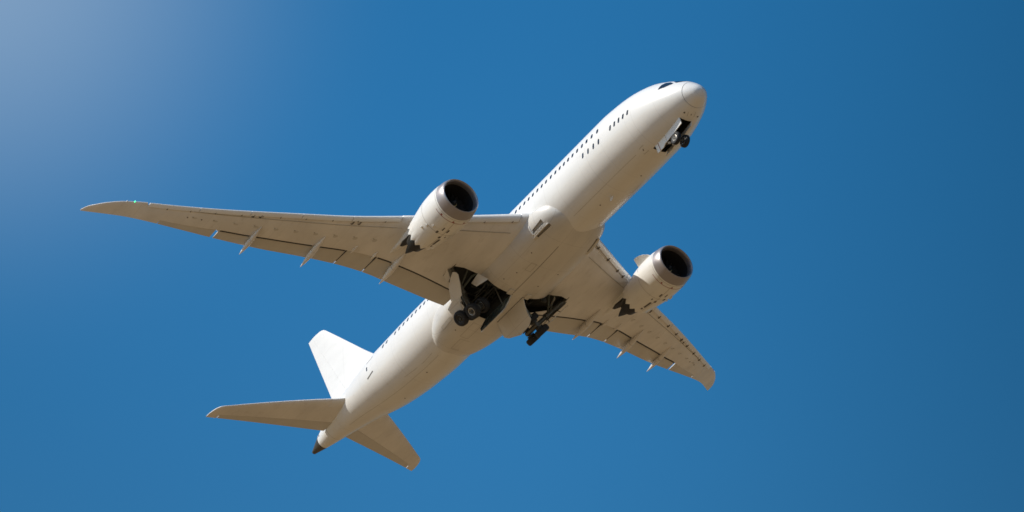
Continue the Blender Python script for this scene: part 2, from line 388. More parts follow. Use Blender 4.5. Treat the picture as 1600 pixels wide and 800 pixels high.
# ram air scoops on both shoulders: a framed recess and a raised lip ahead of a slot
for sg in (1, -1):
    for q0, q1, w_, h_ in (((19.72, -17), (19.8, -38), .13, .05), ((18.25, -35.5), (19.8, -38.2), .10, .06), ((20.05, -44.0), (18.0, -39.2), .10, .15)):
        L = []
        for u in frange(0, 1, 8):
            s, d = q0[0] + (q1[0] - q0[0]) * u, q0[1] + (q1[1] - q0[1]) * u
            c = fq(s, d, 0, sg); n_ = (fq(s, d, .1, sg) - c).normalized()
            t_ = (fq(q1[0], q1[1], 0, sg) - fq(q0[0], q0[1], 0, sg)).normalized(); sd = t_.cross(n_).normalized() * w_ / 2
            h = h_ * (1 if .06 < u else .5)
            L.append([c - sd - n_ * .04, c - sd * .6 + n_ * h, c + sd * .6 + n_ * h, c + sd - n_ * .04])
        mb = MB(); mb.loft(L); mb.build('air_inlet', WHITE, fair)
mb = MB()
for y in (.5,): 
    q = [fairpt(s, -math.acos(min(1, (y / herm(XS, XW, s)) ** 1.25))) + Vector((0, 0, -.006)) for s in frange(19.5, 26.2, 12)]
    for a, b_ in zip(q[:-1], q[1:]):
        o = Vector((0, .02, 0)); mb.face(mb.vert(a - o), mb.vert(b_ - o), mb.vert(b_ + o), mb.vert(a + o))
mb.build('belly_seam', SEAM, fair, weld=False)

def fair_outline(poly, w, nm, m):
    mb = MB(); q = []
    for k in range(len(poly)):
        a, b_ = poly[k], poly[(k + 1) % len(poly)]
        for j in range(5): q.append((a[0] + (b_[0] - a[0]) * j / 5, a[1] + (b_[1] - a[1]) * j / 5))
    q.append(q[0])
    P_ = [fq(*c, .006, 1) for c in q]; N_ = [fq(*c, .1, 1) - fq(*c, 0, 1) for c in q]
    for k in range(len(P_) - 1):
        sd = (P_[k + 1] - P_[k]).cross(N_[k]).normalized() * w / 2
        i = [mb.vert(p) for p in (P_[k] - sd, P_[k + 1] - sd, P_[k + 1] + sd, P_[k] + sd)]; mb.face(*i)
    mb.build(nm, m, fair, weld=False)
for poly in ([(32.3, -34), (33.9, -34), (33.9, -42), (32.3, -42)], [(31.2, -74), (33.4, -74), (33.4, -86), (31.2, -86)], [(33.7, -78), (35.4, -78), (35.3, -96), (33.7, -96)], [(22.2, -72), (23.2, -72), (23.2, -80), (22.2, -80)], [(20.4, -94), (22.0, -94), (22.0, -104), (20.4, -104)], [(24.0, -96), (25.3, -96), (25.3, -108), (24.0, -108)]):
    fair_outline(poly, .03, 'access_hatch', SOFT)
for sd_ in ((21.3, -60), (23.9, -66), (24.6, -100), (22.7, -112), (33.0, -60), (25.2, -58)):
    mb = MB(); c = fq(*sd_, -.02, 1); mb.tube(c, fq(*sd_, .018, 1), .05, .05, 8); mb.build('drain_port', SEAM, fair)

# ---- wing planform tables (starboard; mirrored for port)
LY = [2.2, 3.5, 6.5, 9.9, 14, 18, 22, 25, 27.2, 28.2, 29.0, 29.6, 29.9, 30.05]
LS = [18.75, 19.67, 21.82, 24.26, 27.22, 30.01, 33.13, 35.72, 37.72, 38.72, 39.82, 40.9, 41.62, 42.3]
LZ = [-1.2, -1.06, -.71, -.23, .39, 1.23, 2.34, 3.47, 4.43, 4.83, 5.18, 5.48, 5.68, 5.82]
TY = [2.2, 3.2, 5, 7, 9.5, 12, 15, 18, 21, 24, 27, 30.05]
TS = [32.0, 32.1, 32.25, 32.28, 32.2, 32.85, 33.88, 35.08, 36.34, 37.75, 39.56, 42.45]
TZ = [-1.9, -1.75, -1.42, -1.1, -.78, -.1, .50, 1.07, 1.86, 2.87, 4.15, 5.78]
HY = [2.2, 4, 7.7, 9.3, 10.5, 11.3, 12.75, 15.3, 18, 20, 21.5, 21.7, 25.25]
HS = [29.95, 29.87, 29.7, 29.72, 29.95, 30.25, 30.85, 32.1, 33.4, 34.5, 35.35, 35.5, 37.9]
def yt(x): return 5 * (.2969 * math.sqrt(max(x, 0)) - .126 * x - .3516 * x * x + .2843 * x ** 3 - .1015 * x ** 4)
def wsec(y):
    sl_, zl = herm(LY, LS, y), herm(LY, LZ, y); st, zt = herm(TY, TS, y), herm(TY, TZ, y)
    return sl_, zl, st, zt, lin([2, 10, 20, 30.05], [.125, .105, .095, .085], y)
def wpt(y, x, side, x0=0., tt=None):
    sl_, zl, st, zt, tc_ = wsec(y); c = st - sl_
    X = x0 + (1 - x0) * x
    th = yt(x) * tc_ * c * (1.02 if side > 0 else .98)
    return Vector((sl_ + X * c, y, zl + (zt - zl) * X + side * th))
def hf(y):
    sl_, zl, st, zt, tc_ = wsec(y); return (herm(HY, HS, y) - sl_) / (st - sl_)
XL = [0, .004, .012, .03, .06, .1, .16, .24, .34, .46, .58, .7, .82, .92, 1]
def M(p, sg): return Vector((p[0], p[1] * sg, p[2]))
def wing_loop(y, flap, slat, sg):
    sl_, zl, st, zt, tc_ = wsec(y); c = st - sl_
    x0 = (.26 / c if slat else 0.)
    xe = (hf(y) - x0) / (1 - x0) if flap else 1.0
    xu = min(.97, xe + flap) if flap else 1.0
    return [M(wpt(y, x * xu, 1, x0), sg) for x in reversed(XL)] + [M(wpt(y, x * xe, -1, x0), sg) for x in XL[1:]]
wing_parts = {}
for sg in (1, -1):
    st_ = []
    for y in frange(2.2, 3.5, 3): st_.append((y, .10, False))
    for y in frange(3.6, 8.7, 9): st_.append((y, .10, True))
    for y in frange(8.8, 10.9, 4): st_.append((y, .10, False))
    for y in frange(11, 21.55, 18): st_.append((y, .10, True))
    for y in frange(21.6, 25.3, 7): st_.append((y, .02, True))
    for y in frange(25.35, 26.6, 3): st_.append((y, 0, True))
    for y in [26.7, 27.2, 27.7, 28.2, 28.6, 29, 29.3, 29.6, 29.8, 29.95, 30.04]: st_.append((y, 0, False))
    mb = MB(); mb.loft([wing_loop(y, f, s_, sg) for y, f, s_ in st_])
    wing = mb.build('wing', [WINGP, DARK], root, sharp=30)
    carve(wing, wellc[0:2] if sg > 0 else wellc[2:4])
    wing_parts[sg] = wing
    # slats: the drooped leading edge skins with an open slot behind them
    for y0, y1 in ((3.6, 8.7), (11.0, 14.0), (14.05, 17.2), (17.25, 20.4), (20.45, 23.5), (23.55, 26.55)):
        L = []
        for y in frange(y0, y1, 7):
            sl_, zl, st, zt, tc_ = wsec(y); c = st - sl_
            xa, xb = .75 / c, .40 / c
            o = [wpt(y, xa * u * u, 1) for u in frange(1, 0, 8)] + [wpt(y, xb * u * u, -1) for u in frange(0, 1, 7)[1:]]
            hx = .5 * (o[0] + o[-1]); nose = wpt(y, .0, 1)
            inn = [o[-1] + Vector((-.02, 0, .035))] + [o[-1].lerp(o[0], u) + (nose - hx) * (.62 * math.sin(math.pi * u)) for u in (.2, .4, .6, .8)]
            L.append([M(p + Vector((-.02, 0, -.04)), sg) for p in o + inn])
        mb = MB(); mb.loft(L); mb.build('slat', SLATP, wing, sharp=30)
    for y in (3.95, 5.7, 7.4, 8.35, 11.9, 13.6, 15.2, 16.9, 18.5, 19.6, 20.9, 22.5, 24.0, 25.4):
        p = M(wpt(y, .42 / (wsec(y)[2] - wsec(y)[0]), -1), sg)
        mb = MB(); mb.box(p + Vector((.0, 0, .0)), (.10 if sg > 0 else .16, 0, 0), (0, .025 if sg > 0 else .045, 0), (0, 0, .03 if sg > 0 else .05)); mb.build('slat_track', SEAM, wing)
    # trailing edge surfaces
    def surface(name, y0, y1, gap, droop=0, n=10, m=CTRLP, thick=.15):
        L = []
        for y in frange(y0, y1, n):
            h = hf(y); low = wpt(y, h, -1); te = wpt(y, 1, -1); te.z += droop
            ch = te.x - low.x - gap; th = thick * ch
            a = Vector((low.x + gap, y, low.z + th * .42)); 
            loop = []
            for x in (1, .8, .6, .4, .25, .12, .04, 0, .02, .08, .2, .4, .6, .8, .98):
                k = len(loop); s_ = 1 if k < 7 else -1
                z = yt(x) * thick * ch * (.5 if x < .99 else 1)
                loop.append(M(a.lerp(te, x) + Vector((0, 0, s_ * z * (1.1 if s_ > 0 else .9))), sg))
            L.append(loop)
        mb = MB(); mb.loft(L); return mb.build(name, m, wing, sharp=30)
    surface('flap', 3.25, 10.50, .14); surface('flaperon', 10.56, 12.64, .10); surface('flap', 12.70, 21.46, .14); surface('aileron', 21.68, 25.30, .035)
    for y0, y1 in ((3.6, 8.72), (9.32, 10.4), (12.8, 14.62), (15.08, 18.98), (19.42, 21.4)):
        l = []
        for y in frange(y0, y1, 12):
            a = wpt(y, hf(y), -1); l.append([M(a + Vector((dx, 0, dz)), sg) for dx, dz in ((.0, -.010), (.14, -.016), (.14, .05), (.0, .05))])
        mb = MB(); mb.loft(l); mb.build('flap_slot_shade', SLOTSH, wing)  # dark strip in the hinge slot, painted in place of its deep shade
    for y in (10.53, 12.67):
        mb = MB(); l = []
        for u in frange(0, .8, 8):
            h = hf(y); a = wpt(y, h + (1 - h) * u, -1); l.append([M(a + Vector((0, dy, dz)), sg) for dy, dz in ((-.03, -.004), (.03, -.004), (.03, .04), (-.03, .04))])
        mb.loft(l); mb.build('gap_shade', SLOTSH, wing)  # dark strip along the flaperon end gap, drawn as its shade
    # flap track fairings
    for (sf, yf, st, zt, hw, dp) in ((27.87, 9.02, 32.23, -1.33, .23, .40), (30.19, 14.85, 34.39, -.11, .21, .36), (32.5, 19.2, 36.34, .99, .19, .32)):
        zf = wpt(yf, (sf - wsec(yf)[0]) / (wsec(yf)[2] - wsec(yf)[0]), -1).z
        L = []
        for u in frange(0, 1, 22):
            s = sf + (st - sf) * u
            wk = max(.012, hw * min(1, (math.sin(math.pi * min(u, .5) * 1.0)) ** .9) if u < .5 else hw * (1 - ((u - .5) / .5) ** 1.7) + .012)
            zb = zf + (zt - zf) * u - dp * .45 * math.sin(math.pi * u) ** .8
            ht = max(.014, dp * (math.sin(math.pi * min(.97, u * .55 + .12)) ** 1.0) * (1 - max(0, (u - .55) / .45) ** 1.6) * (min(1, u / .3) ** .7)) 
            L.append([Vector((s, yf + sg * 0 + wk * math.cos(a), zb + .5 * ht + ht * .75 * math.sin(a))) for a in [2 * math.pi * k / 16 for k in range(16)]])
        L = [[M(p, sg) for p in l] for l in L]
        mb = MB(); mb.loft(L[:11]); mb.build('flap_fairing', WINGP, wing)
        mb = MB(); L2 = [[p + Vector((.05, 0, 0)) for p in l] for l in L[10:]]; mb.loft(L2); mb.build('flap_fairing', WINGP, wing)
    # small hinge fairings of the flaperon
    for (s0, y0, s1) in ((29.75, 12.3, 30.95), (29.3, 10.75, 30.5)):
        L = []
        for u in frange(0, 1, 10):
            s = s0 + (s1 - s0) * u; fr = (s - wsec(y0)[0]) / (wsec(y0)[2] - wsec(y0)[0]); z = wpt(y0, min(fr, .99), -1).z
            r = max(.01, .12 * math.sin(math.pi * min(.93, .05 + u * .9)))
            L.append([M(Vector((s, y0 + r * math.cos(a), z + 1.2 * r * math.sin(a))), sg) for a in [2 * math.pi * k / 12 for k in range(12)]])
        mb = MB(); mb.loft(L); mb.build('hinge_fairing', WINGP, wing)
    for y in [11.6 + 1.32 * k for k in range(10)]:
        mb = MB(); ctr = [wpt(y + .16 * math.cos(a), .40 + .030 * math.sin(a), -1) + Vector((0, 0, -.006)) for a in [2 * math.pi * k / 14 for k in range(14)]]
        mb.prism([M(p, sg) for p in ctr], (0, 0, .02)); mb.build('access_panel', CTRLP, wing)
        mb = MB(); p = M(wpt(y + .1, .375, -1), sg); mb.box(p, (.035, 0, 0), (0, .10, 0), (0, 0, .012)); mb.build('panel_latch', SOFT, wing)
    for y0, y1, fx in ((3.6, 9.2, .13), (10.6, 26.4, .15)):
        mb = MB(); l = []
        for y in frange(y0, y1, 30):
            a = wpt(y, fx, -1); l.append([M(a + Vector((dx, 0, dz)), sg) for dx, dz in ((-.018, -.005), (.018, -.005), (.018, .02), (-.018, .02))])
        mb.loft(l); mb.build('wing_seam', SOFT, wing)
    # lights at the raked tip, static ports below the leading edge
    mb = MB(); p = M(wpt(27.45, .002, 1), sg); mb.lathe(p + Vector((.08, 0, 0)), (-1, 0, .1), [(0, .06), (.06, .055), (.09, .035), (.1, 0)], 12); mb.build('navigation_light', GREEN if sg > 0 else REDL, wing)
    mb = MB(); p = M(wpt(27.9, .002, 1), sg); mb.lathe(p + Vector((.08, 0, 0)), (-1, 0, .1), [(0, .07), (.07, .065), (.1, .04), (.12, 0)], 12); mb.build('strobe_light', LAMP, wing)
    for y in (13.4, 13.85, 19.7, 20.15):
        mb = MB(); p = M(wpt(y, .10, -1), sg); mb.box(p, (.16, 0, 0), (0, .03, 0), (0, 0, .025)); mb.box(p + Vector((.16, .06, 0)), (.025, 0, 0), (0, .08, 0), (0, 0, .025)); mb.build('drain_fitting', SEAM, wing)
    for y in (23.9, 23.0):
        mb = MB(); p = M(wpt(y, .42, -1), sg); mb.tube(p + Vector((0, 0, .03)), p + Vector((0, 0, -.012)), .07, .07, 10); mb.build('drain_port', SEAM, wing)

# ---- engines
EY, ES, EZ = 9.86, 18.36, -2.15
for sg in (1, -1):
    ax = Vector((1, 0, 0)); o = Vector((ES, sg * EY, EZ))
    def ring(x, r, n=160, tooth=0.):
        out = []
        for k in range(n):
            a = 2 * math.pi * k / n; xx = x
            if tooth:
                ph = (k / n * 16) % 1; xx = x - tooth * abs(ph * 2 - 1)
            out.append(o + Vector((xx + .05 * math.sin(a) * max(0, 1 - x / 1.5), r * math.cos(a), r * math.sin(a) * 1.0)))
        return out
    # cowl: outer skin and the fan duct inside, saw-toothed at the nozzle
    outer = [(.86, 1.715), (1.3, 1.775), (2, 1.80), (2.8, 1.775), (3.6, 1.69), (4.4, 1.565), (5.1, 1.44)]
    L = [ring(x, r) for x, r in outer] + [ring(5.82, 1.335, tooth=.34)] + [ring(5.80, 1.30, tooth=.34)] + [ring(5.0, 1.36), ring(4.0, 1.42), ring(1.9, 1.42), ring(1.9, 1.39), ring(1.0, 1.36), ring(.5, 1.355)]
    mb = MB()
    for i in range(8): mb.m = 0; mb.loft(L[i:i + 2], cap0=False, cap1=False)
    mb.m = 1
    for i in range(8, len(L) - 1): mb.loft(L[i:i + 2], cap0=False, cap1=False)
    eng = mb.build('engine', [NACP, DUCT], root, sharp=30)
    lip = [(.5, 1.352), (.3, 1.365), (.14, 1.40), (.04, 1.445), (0, 1.49), (.03, 1.535), (.12, 1.585), (.3, 1.64), (.55, 1.685), (.85, 1.714)]
    mb = MB(); mb.loft([ring(x, r) for x, r in lip], cap0=False, cap1=False); mb.build('inlet_lip', LIPM, eng)
    mb = MB()
    mb.loft([ring(1.95, 1.40), ring(2.0, 1.40)])
    for k in range(20):
        a = 2 * math.pi * k / 20; l = []
        for r, tw, cw in ((.42, .35, .16), (.75, .6, .2), (1.1, .85, .23), (1.36, 1.0, .22)):
            rad_ = Vector((0, math.cos(a), math.sin(a))); tan = Vector((0, -math.sin(a), math.cos(a)))
            d1 = (Vector((math.cos(tw), 0, 0)) + tan * math.sin(tw)).normalized(); c_ = o + Vector((1.7, 0, 0)) + rad_ * r
            nn = d1.cross(rad_) * .02
            l.append([c_ - d1 * cw, c_ + nn, c_ + d1 * cw, c_ - nn])
        mb.loft(l)
    mb.build('fan', FANM, eng, sharp=25)
    mb = MB(); prof = [(0, 0), (.05, .06), (.25, .19), (.5, .32), (.75, .42), (.95, .46)]
    mb.lathe(o + Vector((.75, 0, 0)), ax, prof, 32); spn = mb.build('spinner', SPINM, eng)
    mb = MB(); q = []
    for k in range(26):
        u = k / 25; x = .16 + .34 * u; r = lin([p_[0] for p_ in prof], [p_[1] for p_ in prof], x) + .006; a = 1.2 + 5.0 * u * sg * sg
        rr = r; w_ = .045
        q.append((o + Vector((.745 + x - w_, (rr - .03) * math.cos(a), (rr - .03) * math.sin(a))), o + Vector((.735 + x + w_, (rr + .03) * math.cos(a), (rr + .03) * math.sin(a)))))
    for (a, b_), (c_, d_) in zip(q[:-1], q[1:]): mb.face(mb.vert(a), mb.vert(b_), mb.vert(d_), mb.vert(c_))
    mb.build('spinner_mark', MARKM, eng, weld=False)
    mb = MB(); mb.loft([ring(x, r, 48) for x, r in ((3.6, 1.05), (4.6, 1.06), (5.6, .96), (6.4, .82), (7.1, .66))]); mb.build('core_nozzle', HOTM, eng)
    mb = MB(); mb.lathe(o + Vector((7.1, 0, 0)), ax, [(0, .46), (.4, .36), (.9, .2), (1.3, .04), (1.35, 0)], 28); mb.build('exhaust_plug', HOTM, eng)
    # pylon: narrow body from over the nacelle back beneath the wing
    L = []
    for x, zt, zb, hw in ((2.2, 1.74, 1.2, .04), (2.8, 1.95, 1.1, .20), (4.0, 2.05, .95, .30), (5.4, 2.05, .85, .34), (6.6, 2.0, .84, .35), (7.8, 1.9, .93, .33), (9.2, 1.75, 1.12, .26), (10.6, 1.65, 1.33, .17), (12.0, 1.75, 1.62, .04)):
        l = []
        for k in range(16):
            a = 2 * math.pi * k / 16
            l.append(o + Vector((x, hw * math.copysign(abs(math.cos(a)) ** .6, math.cos(a)), (zt + zb) / 2 + (zt - zb) / 2 * math.copysign(abs(math.sin(a)) ** .6, math.sin(a)))))
        L.append(l)
    mb = MB(); mb.loft(L); mb.build('pylon', WHITE, root)
    # heat shield under the pylon
    mb = MB(); mb.loft([[o + Vector((x, h * cy, z + h2 * cz)) for cy, cz in ((-1, 1), (1, 1), (1, -1), (-1, -1))] for x, h, z, h2 in ((5.2, .30, .88, .12), (6.6, .30, .82, .1), (8.4, .24, 1.0, .08), (9.0, .1, 1.1, .04))]); mb.build('heat_shield', HOTM, eng)
    # chine on the inboard shoulder
    for side in (-sg,):
        a = R_(42); rd = Vector((0, side * math.cos(a), math.sin(a))); tg = Vector((0, -side * math.sin(a), math.cos(a)))
        pts = []
        for x, h in ((1.55, -.05), (1.75, .18), (2.1, .42), (2.5, .58), (2.95, .66), (3.15, .64), (3.35, -.12), (2.4, -.12)):
            pts.append(o + Vector((x, 0, 0)) + rd * (1.79 + h) - tg * .02)
        mb = MB(); mb.prism(pts, tg * .04); mb.build('chine', NACP, eng)
    # marks, joints and drains on the cowl
    def cowl(x, deg, off=.006):
        xs = [p_[0] for p_ in outer] + [5.8]; rs = [p_[1] for p_ in outer] + [1.335]
        a = R_(deg); r = herm(xs, rs, x) + off
        return o + Vector((x + .05 * math.sin(a) * max(0, 1 - x / 1.5), sg * r * math.cos(a), r * math.sin(a)))
    def strip(mb, pts, w):
        q = [cowl(*p_) for p_ in pts]
        for a, b_ in zip(q[:-1], q[1:]):
            nn = Vector((0, a.y - o.y, a.z - o.z)).normalized(); sd = (b_ - a).cross(nn).normalized() * w / 2
            mb.face(mb.vert(a - sd), mb.vert(b_ - sd), mb.vert(b_ + sd), mb.vert(a + sd))
    def square(x0, x1, d0, d1, nm, m):
        mb = MB(); mb.m = 0
        for i in range(2):
            for j in range(3):
                c = [cowl(x0 + (x1 - x0) * (i + di) / 2, d0 + (d1 - d0) * (j + dj) / 3, .008) for di, dj in ((0, 0), (1, 0), (1, 1), (0, 1))]
                mb.face(*[mb.vert(p_) for p_ in c])
        mb.build(nm, m, eng, weld=False)
    mb = MB(); strip(mb, [(1.28, d) for d in range(-150, -29, 6)], .045); mb.build('red_warning_line', RED, eng, weld=False)
    mb = MB(); strip(mb, [(1.0, d) for d in range(-170, 171, 5)], .03); mb.build('cowl_seam', SOFT, eng, weld=False); mb = MB(); strip(mb, [(2.95, d) for d in range(-170, 171, 5)], .025); mb.build('cowl_seam', SOFT, eng, weld=False)
    mb = MB(); strip(mb, [(x, -90) for x in frange(1.2, 5.2, 12)], .035); mb.build('cowl_seam', SOFT, eng, weld=False)
    for d in (-48, -84, -116): square(1.12, 1.3, d, d - 4, 'warning_placard', RED)
    for x0, x1, d0, d1 in ((2.2, 2.6, -92, -96), (2.1, 2.5, -78, -81), (3.3, 3.55, -86, -92), (3.7, 4.7, -93, -99), (2.75, 3.05, -70, -75), (4.85, 5.1, -95, -100), (3.15, 3.35, -101, -104)): square(x0, x1, d0, d1, 'cowl_vent', SEAM)
    for x, d in ((3.1, -42), (2.6, -55), (3.7, -35)):
        mb = MB(); p = cowl(x, d, -.02); nn = Vector((0, p.y - o.y, p.z - o.z)).normalized(); mb.box(p + nn * .06, (.10, 0, 0), nn.cross(ax) * .03, nn * .05); mb.build('cowl_latch', NACP, eng)

# ---- tail
for sg in (1, -1):
    TLY = [.6, 1.5, 4, 7, 9.05, 9.58, 9.8, 10.0, 10.06]; TLS = [49.0, 49.9, 52.16, 54.86, 56.72, 57.22, 57.62, 58.5, 59.3]; TLZ = [.45, .56, 1.01, 1.47, 1.72, 1.79, 1.84, 1.89, 1.92]
    TTY = [.6, 1.2, 4, 7, 10.06]; TTS = [55.3, 55.54, 56.76, 58.09, 59.5]; TTZ = [.62, .69, 1.09, 1.51, 1.93]
    def tp(y, x, side, tc_=.09):
        sl_, zl, st, zt = herm(TLY, TLS, y), herm(TLY, TLZ, y), herm(TTY, TTS, y), herm(TTY, TTZ, y); c = st - sl_
        return M(Vector((sl_ + x * c, y, zl + (zt - zl) * x + side * yt(x) * tc_ * c)), sg)
    ys = frange(.6, 9, 12) + [9.3, 9.5, 9.7, 9.85, 9.95, 10.03]
    def th_(y): return .70 if y < 9.3 else 1.0
    mb = MB(); mb.loft([[tp(y, x * (.70 if y < 9.25 else 1), 1) for x in reversed(XL)] + [tp(y, x * (.70 if y < 9.25 else 1), -1) for x in XL[1:]] for y in ys[:12] + [9.24, 9.26] + ys[12:]])
    stab = mb.build('horizontal_stabilizer', WINGP, root, sharp=30)
    mb = MB(); L = []
    for y in frange(1.0, 9.2, 10):
        L.append([tp(y, .705 + .295 * x, 1) for x in (1, .75, .5, .25, 0)] + [tp(y, .705 + .295 * x, -1) for x in (0, .25, .5, .75, .99)])
    mb.loft(L); mb.build('elevator', CTRLP, stab, sharp=30)
    mb = MB(); p = tp(9.4, .93, -1); mb.box(p, (.12, 0, 0), (0, .02, 0), (0, 0, .04)); mb.build('static_wick', LAMP, stab)
    # white root fairing ahead of the stabilizer
    mb = MB(); L = []
    for y in frange(.9, 2.5, 8):
        ext = Vector((-.5 * (1 - (y - .9) / 1.6) ** 2, 0, 0))
        L.append([tp(y, x * .20, 1, .100) + ext * (1 - x) for x in reversed(XL)] + [tp(y, x * .20, -1, .100) + ext * (1 - x) for x in XL[1:]])
    mb.loft(L); mb.build('root_fairing', WHITE, stab, sharp=30)
# fin
FZ = [2.2, 3.2, 4.76, 7.83, 11.3, 11.6, 11.8, 11.95, 12.03]; FL = [45.3, 46.7, 48.63, 51.97, 55.72, 56.06, 56.36, 56.8, 57.6]
def fp(z, x, side, tc_=.085):
    a = herm(FZ, FL, z); b_ = 54.62 + (z - 2.2) * .4425; c = b_ - a
    return Vector((a + x * c, side * yt(x) * tc_ * c * .9, z))
zs = frange(2.2, 11.2, 16) + [11.4, 11.55, 11.7, 11.8, 11.88, 11.95, 12.0]
mb = MB(); mb.loft([[fp(z, x * .70, 1) for x in reversed(XL)] + [fp(z, x * .70, -1) for x in XL[1:]] for z in zs])
fin = mb.build('vertical_fin', WHITE, root, sharp=30)
mb = MB(); mb.loft([[fp(z, .7015 + .2985 * x, 1) for x in (1, .75, .5, .25, 0)] + [fp(z, .7015 + .2985 * x, -1) for x in (0, .25, .5, .75, .99)] for z in frange(2.9, 11.2, 14) + [11.4, 11.6, 11.75, 11.85, 11.95, 12.0]])
mb.build('rudder', WHITE, fin, sharp=30)

# ---- landing gear
def tyre_and_hub(c, axle, R, w, parent, hubm, face=1):
    c = Vector(c); axle = Vector(axle).normalized()
    mb = MB()
    prof = [(-w * .38, R * .50), (-w * .5, R * .62), (-w * .5, R * .80), (-w * .42, R * .93), (-w * .25, R * .99), (0, R), (w * .25, R * .99), (w * .42, R * .93), (w * .5, R * .80), (w * .5, R * .62), (w * .38, R * .50)]
    mb.lathe(c, axle, prof, 44, close=True); mb.build('tyre', TYRE, parent, sharp=50)
    mb = MB(); mb.m = 0
    for e in (-1, 1):
        mb.m = 0; mb.lathe(c, axle, [(e * w * .40, R * .505), (e * w * .43, R * .45), (e * w * .36, R * .39)], 36, caps=False)
        mb.m = 1; mb.lathe(c, axle, [(e * w * .36, R * .392), (e * w * .24, R * .36), (e * w * .18, R * .2), (e * w * .34, R * .17), (e * w * .37, 0.0)], 36, caps=False)
    mb.m = 0
    u = axle.orthogonal().normalized(); v = axle.cross(u)
    for k in range(9):
        a = 2 * math.pi * k / 9
        for e in (1, -1): q = c + (u * math.cos(a) + v * math.sin(a)) * R * .32; mb.tube(q + axle * e * w * .23, q + axle * e * w * .275, R * .06, n=8)
    mb.build('wheel_hub', [hubm, HUBD], parent, sharp=40)
PHI = R_(42)
for sg in (1, -1):
    A_ = Vector((0, sg * math.cos(PHI), -math.sin(PHI))); D_ = Vector((0, -sg * math.sin(PHI), -math.cos(PHI)))  # axle outwards, leg down
    T_ = Vector((28.78, sg * 2.80, -4.25)); pv = T_ - D_ * 3.6 + Vector((-1.1, 0, 0))
    mb = MB()
    mid = T_.lerp(pv, .42)
    mb.tube(pv, mid, .29, .26, 18); mb.tube(mid, T_, .18, .18, 16); mb.tube(mid + (pv - mid).normalized() * .14, mid, .30, .30, 18)
    mb.tube(pv + Vector((-.9, 0, 0)) , pv + Vector((.9, 0, 0)), .13, .13, 14)
    gear = mb.build('main_landing_gear', STEEL, root)
    be = (Vector((-1, 0, 0)) * .98 + D_ * .16).normalized()      # truck beam, nose low
    mb = MB(); mb.tube(T_ - be * .95, T_ + be * .95, .21, .21, 14)
    for e in (.76, -.76): mb.tube(T_ + be * e - A_ * .75, T_ + be * e + A_ * .75, .085, .085, 12)
    mb.build('truck_beam', STEEL, gear)
    for e in (.76, -.76):
        for q in (.62, -.62): tyre_and_hub(T_ + be * e + A_ * q, A_, .64, .52, gear, HUB if e > 0 else HUBD)
    mb = MB()
    br = pv.lerp(T_, .5); k1 = Vector((26.3, sg * 3.1, -1.9)); k2 = (br + k1) / 2 + Vector((0, 0, .35))
    mb.tube(br, k2, .085, .085, 10); mb.tube(k2, k1, .085, .085, 10)
    mb.tube(pv.lerp(T_, .45), Vector((27.0, sg * 4.0, -1.6)), .07, .07, 10)
    mb.build('side_brace', PRIM, gear)
    mb = MB(); w_ = (D_ * 1.0)
    kn = mid.lerp(T_, .5) + Vector((.5, 0, 0)); mb.tube(mid + Vector((.1, 0, 0)), kn, .06, .05, 8); mb.tube(kn, T_ + Vector((.15, 0, 0)), .05, .06, 8); mb.build('torque_link', STEEL, gear)
    mb = MB()
    for e in (-.1, .1, .22): mb.tube(pv + A_ * e + Vector((-.26, 0, 0)), T_ + A_ * e * 1.4 + Vector((-.2, 0, 0)), .025, .025, 6)
    mb.tube(T_ + be * .8 - D_ * .25, T_ - be * .8 - D_ * .25, .03, .03, 6)
    for e in (.76, -.76):
        mb.tube(T_ + be * e + A_ * .22 - D_ * .02, T_ + be * e + A_ * .36 - D_ * .02, .33, .33, 18); mb.tube(T_ + be * e - A_ * .36, T_ + be * e - A_ * .22, .33, .33, 18)
    mb.build('brake_line', HUBD, gear)
    # leg doors: two panels fixed outboard of the leg
    def dp(s, l, o=.46): return Vector((s, T_.y, T_.z)) - D_ * l + A_ * o
    mb = MB(); mb.prism([dp(*q) for q in ((27.0, 3.0), (27.25, 3.2), (27.85, 3.0), (28.64, 2.55), (29.36, 1.66), (28.42, 1.34), (28.04, 1.40), (27.4, 2.17), (26.98, 2.75))], A_ * .06)
    mb.build('leg_door', FAIRP, gear)
    mb = MB(); mb.prism([dp(*q) for q in ((28.46, 1.30), (29.36, 1.62), (30.02, 1.26), (30.04, .95), (29.9, .62), (29.3, .50), (28.9, .62), (28.78, .98))], A_ * .05)
    mb.build('leg_door', FAIRP, gear)
    mb = MB()
    for q in ((27.6, 2.5), (28.5, 1.7), (29.2, 1.1)): mb.tube(dp(*q), T_.lerp(pv, q[1] / 3.6), .035, .035, 6)
    mb.build('door_link', STEEL, gear)
    # small outboard hinge panel beside the leg door
    mb = MB(); mb.prism([Vector((s, sg * y, z)) for s, y, z in ((27.7, 5.45, -1.62), (28.2, 4.95, -2.0), (28.9, 4.75, -2.05), (28.6, 5.3, -1.7))], (0, sg * .03, -.05)); mb.build('hinge_panel', FAIRP, wing_parts[sg])
    # big centre door hinged along the keel
    an = R_(52 if sg < 0 else 63)
    hd = Vector((0, sg * math.cos(an), -math.sin(an))); nd = Vector((0, -sg * math.sin(an), -math.cos(an)))
    h0 = Vector((0, sg * .5, -3.40))
    pts = [(26.38, 0), (26.62, .54), (26.82, 1.16), (27.0, 1.72), (27.6, 1.98), (28.93, 2.06), (30.1, 1.62), (30.45, 1.3), (30.4, .7), (30.3, 0)]
    L0 = [Vector((s, 0, 0)) + h0 + hd * u + nd * (.16 * math.sin(math.pi * min(1, u / 2.2))) for s, u in pts]
    mb = MB(); mb.prism(L0, -nd * .07); mb.m = 1
    mb.prism([p - nd * .072 + (Vector((28.4, 0, 0)) + h0 + hd * 1 - p) * .03 for p in L0], -nd * .02)
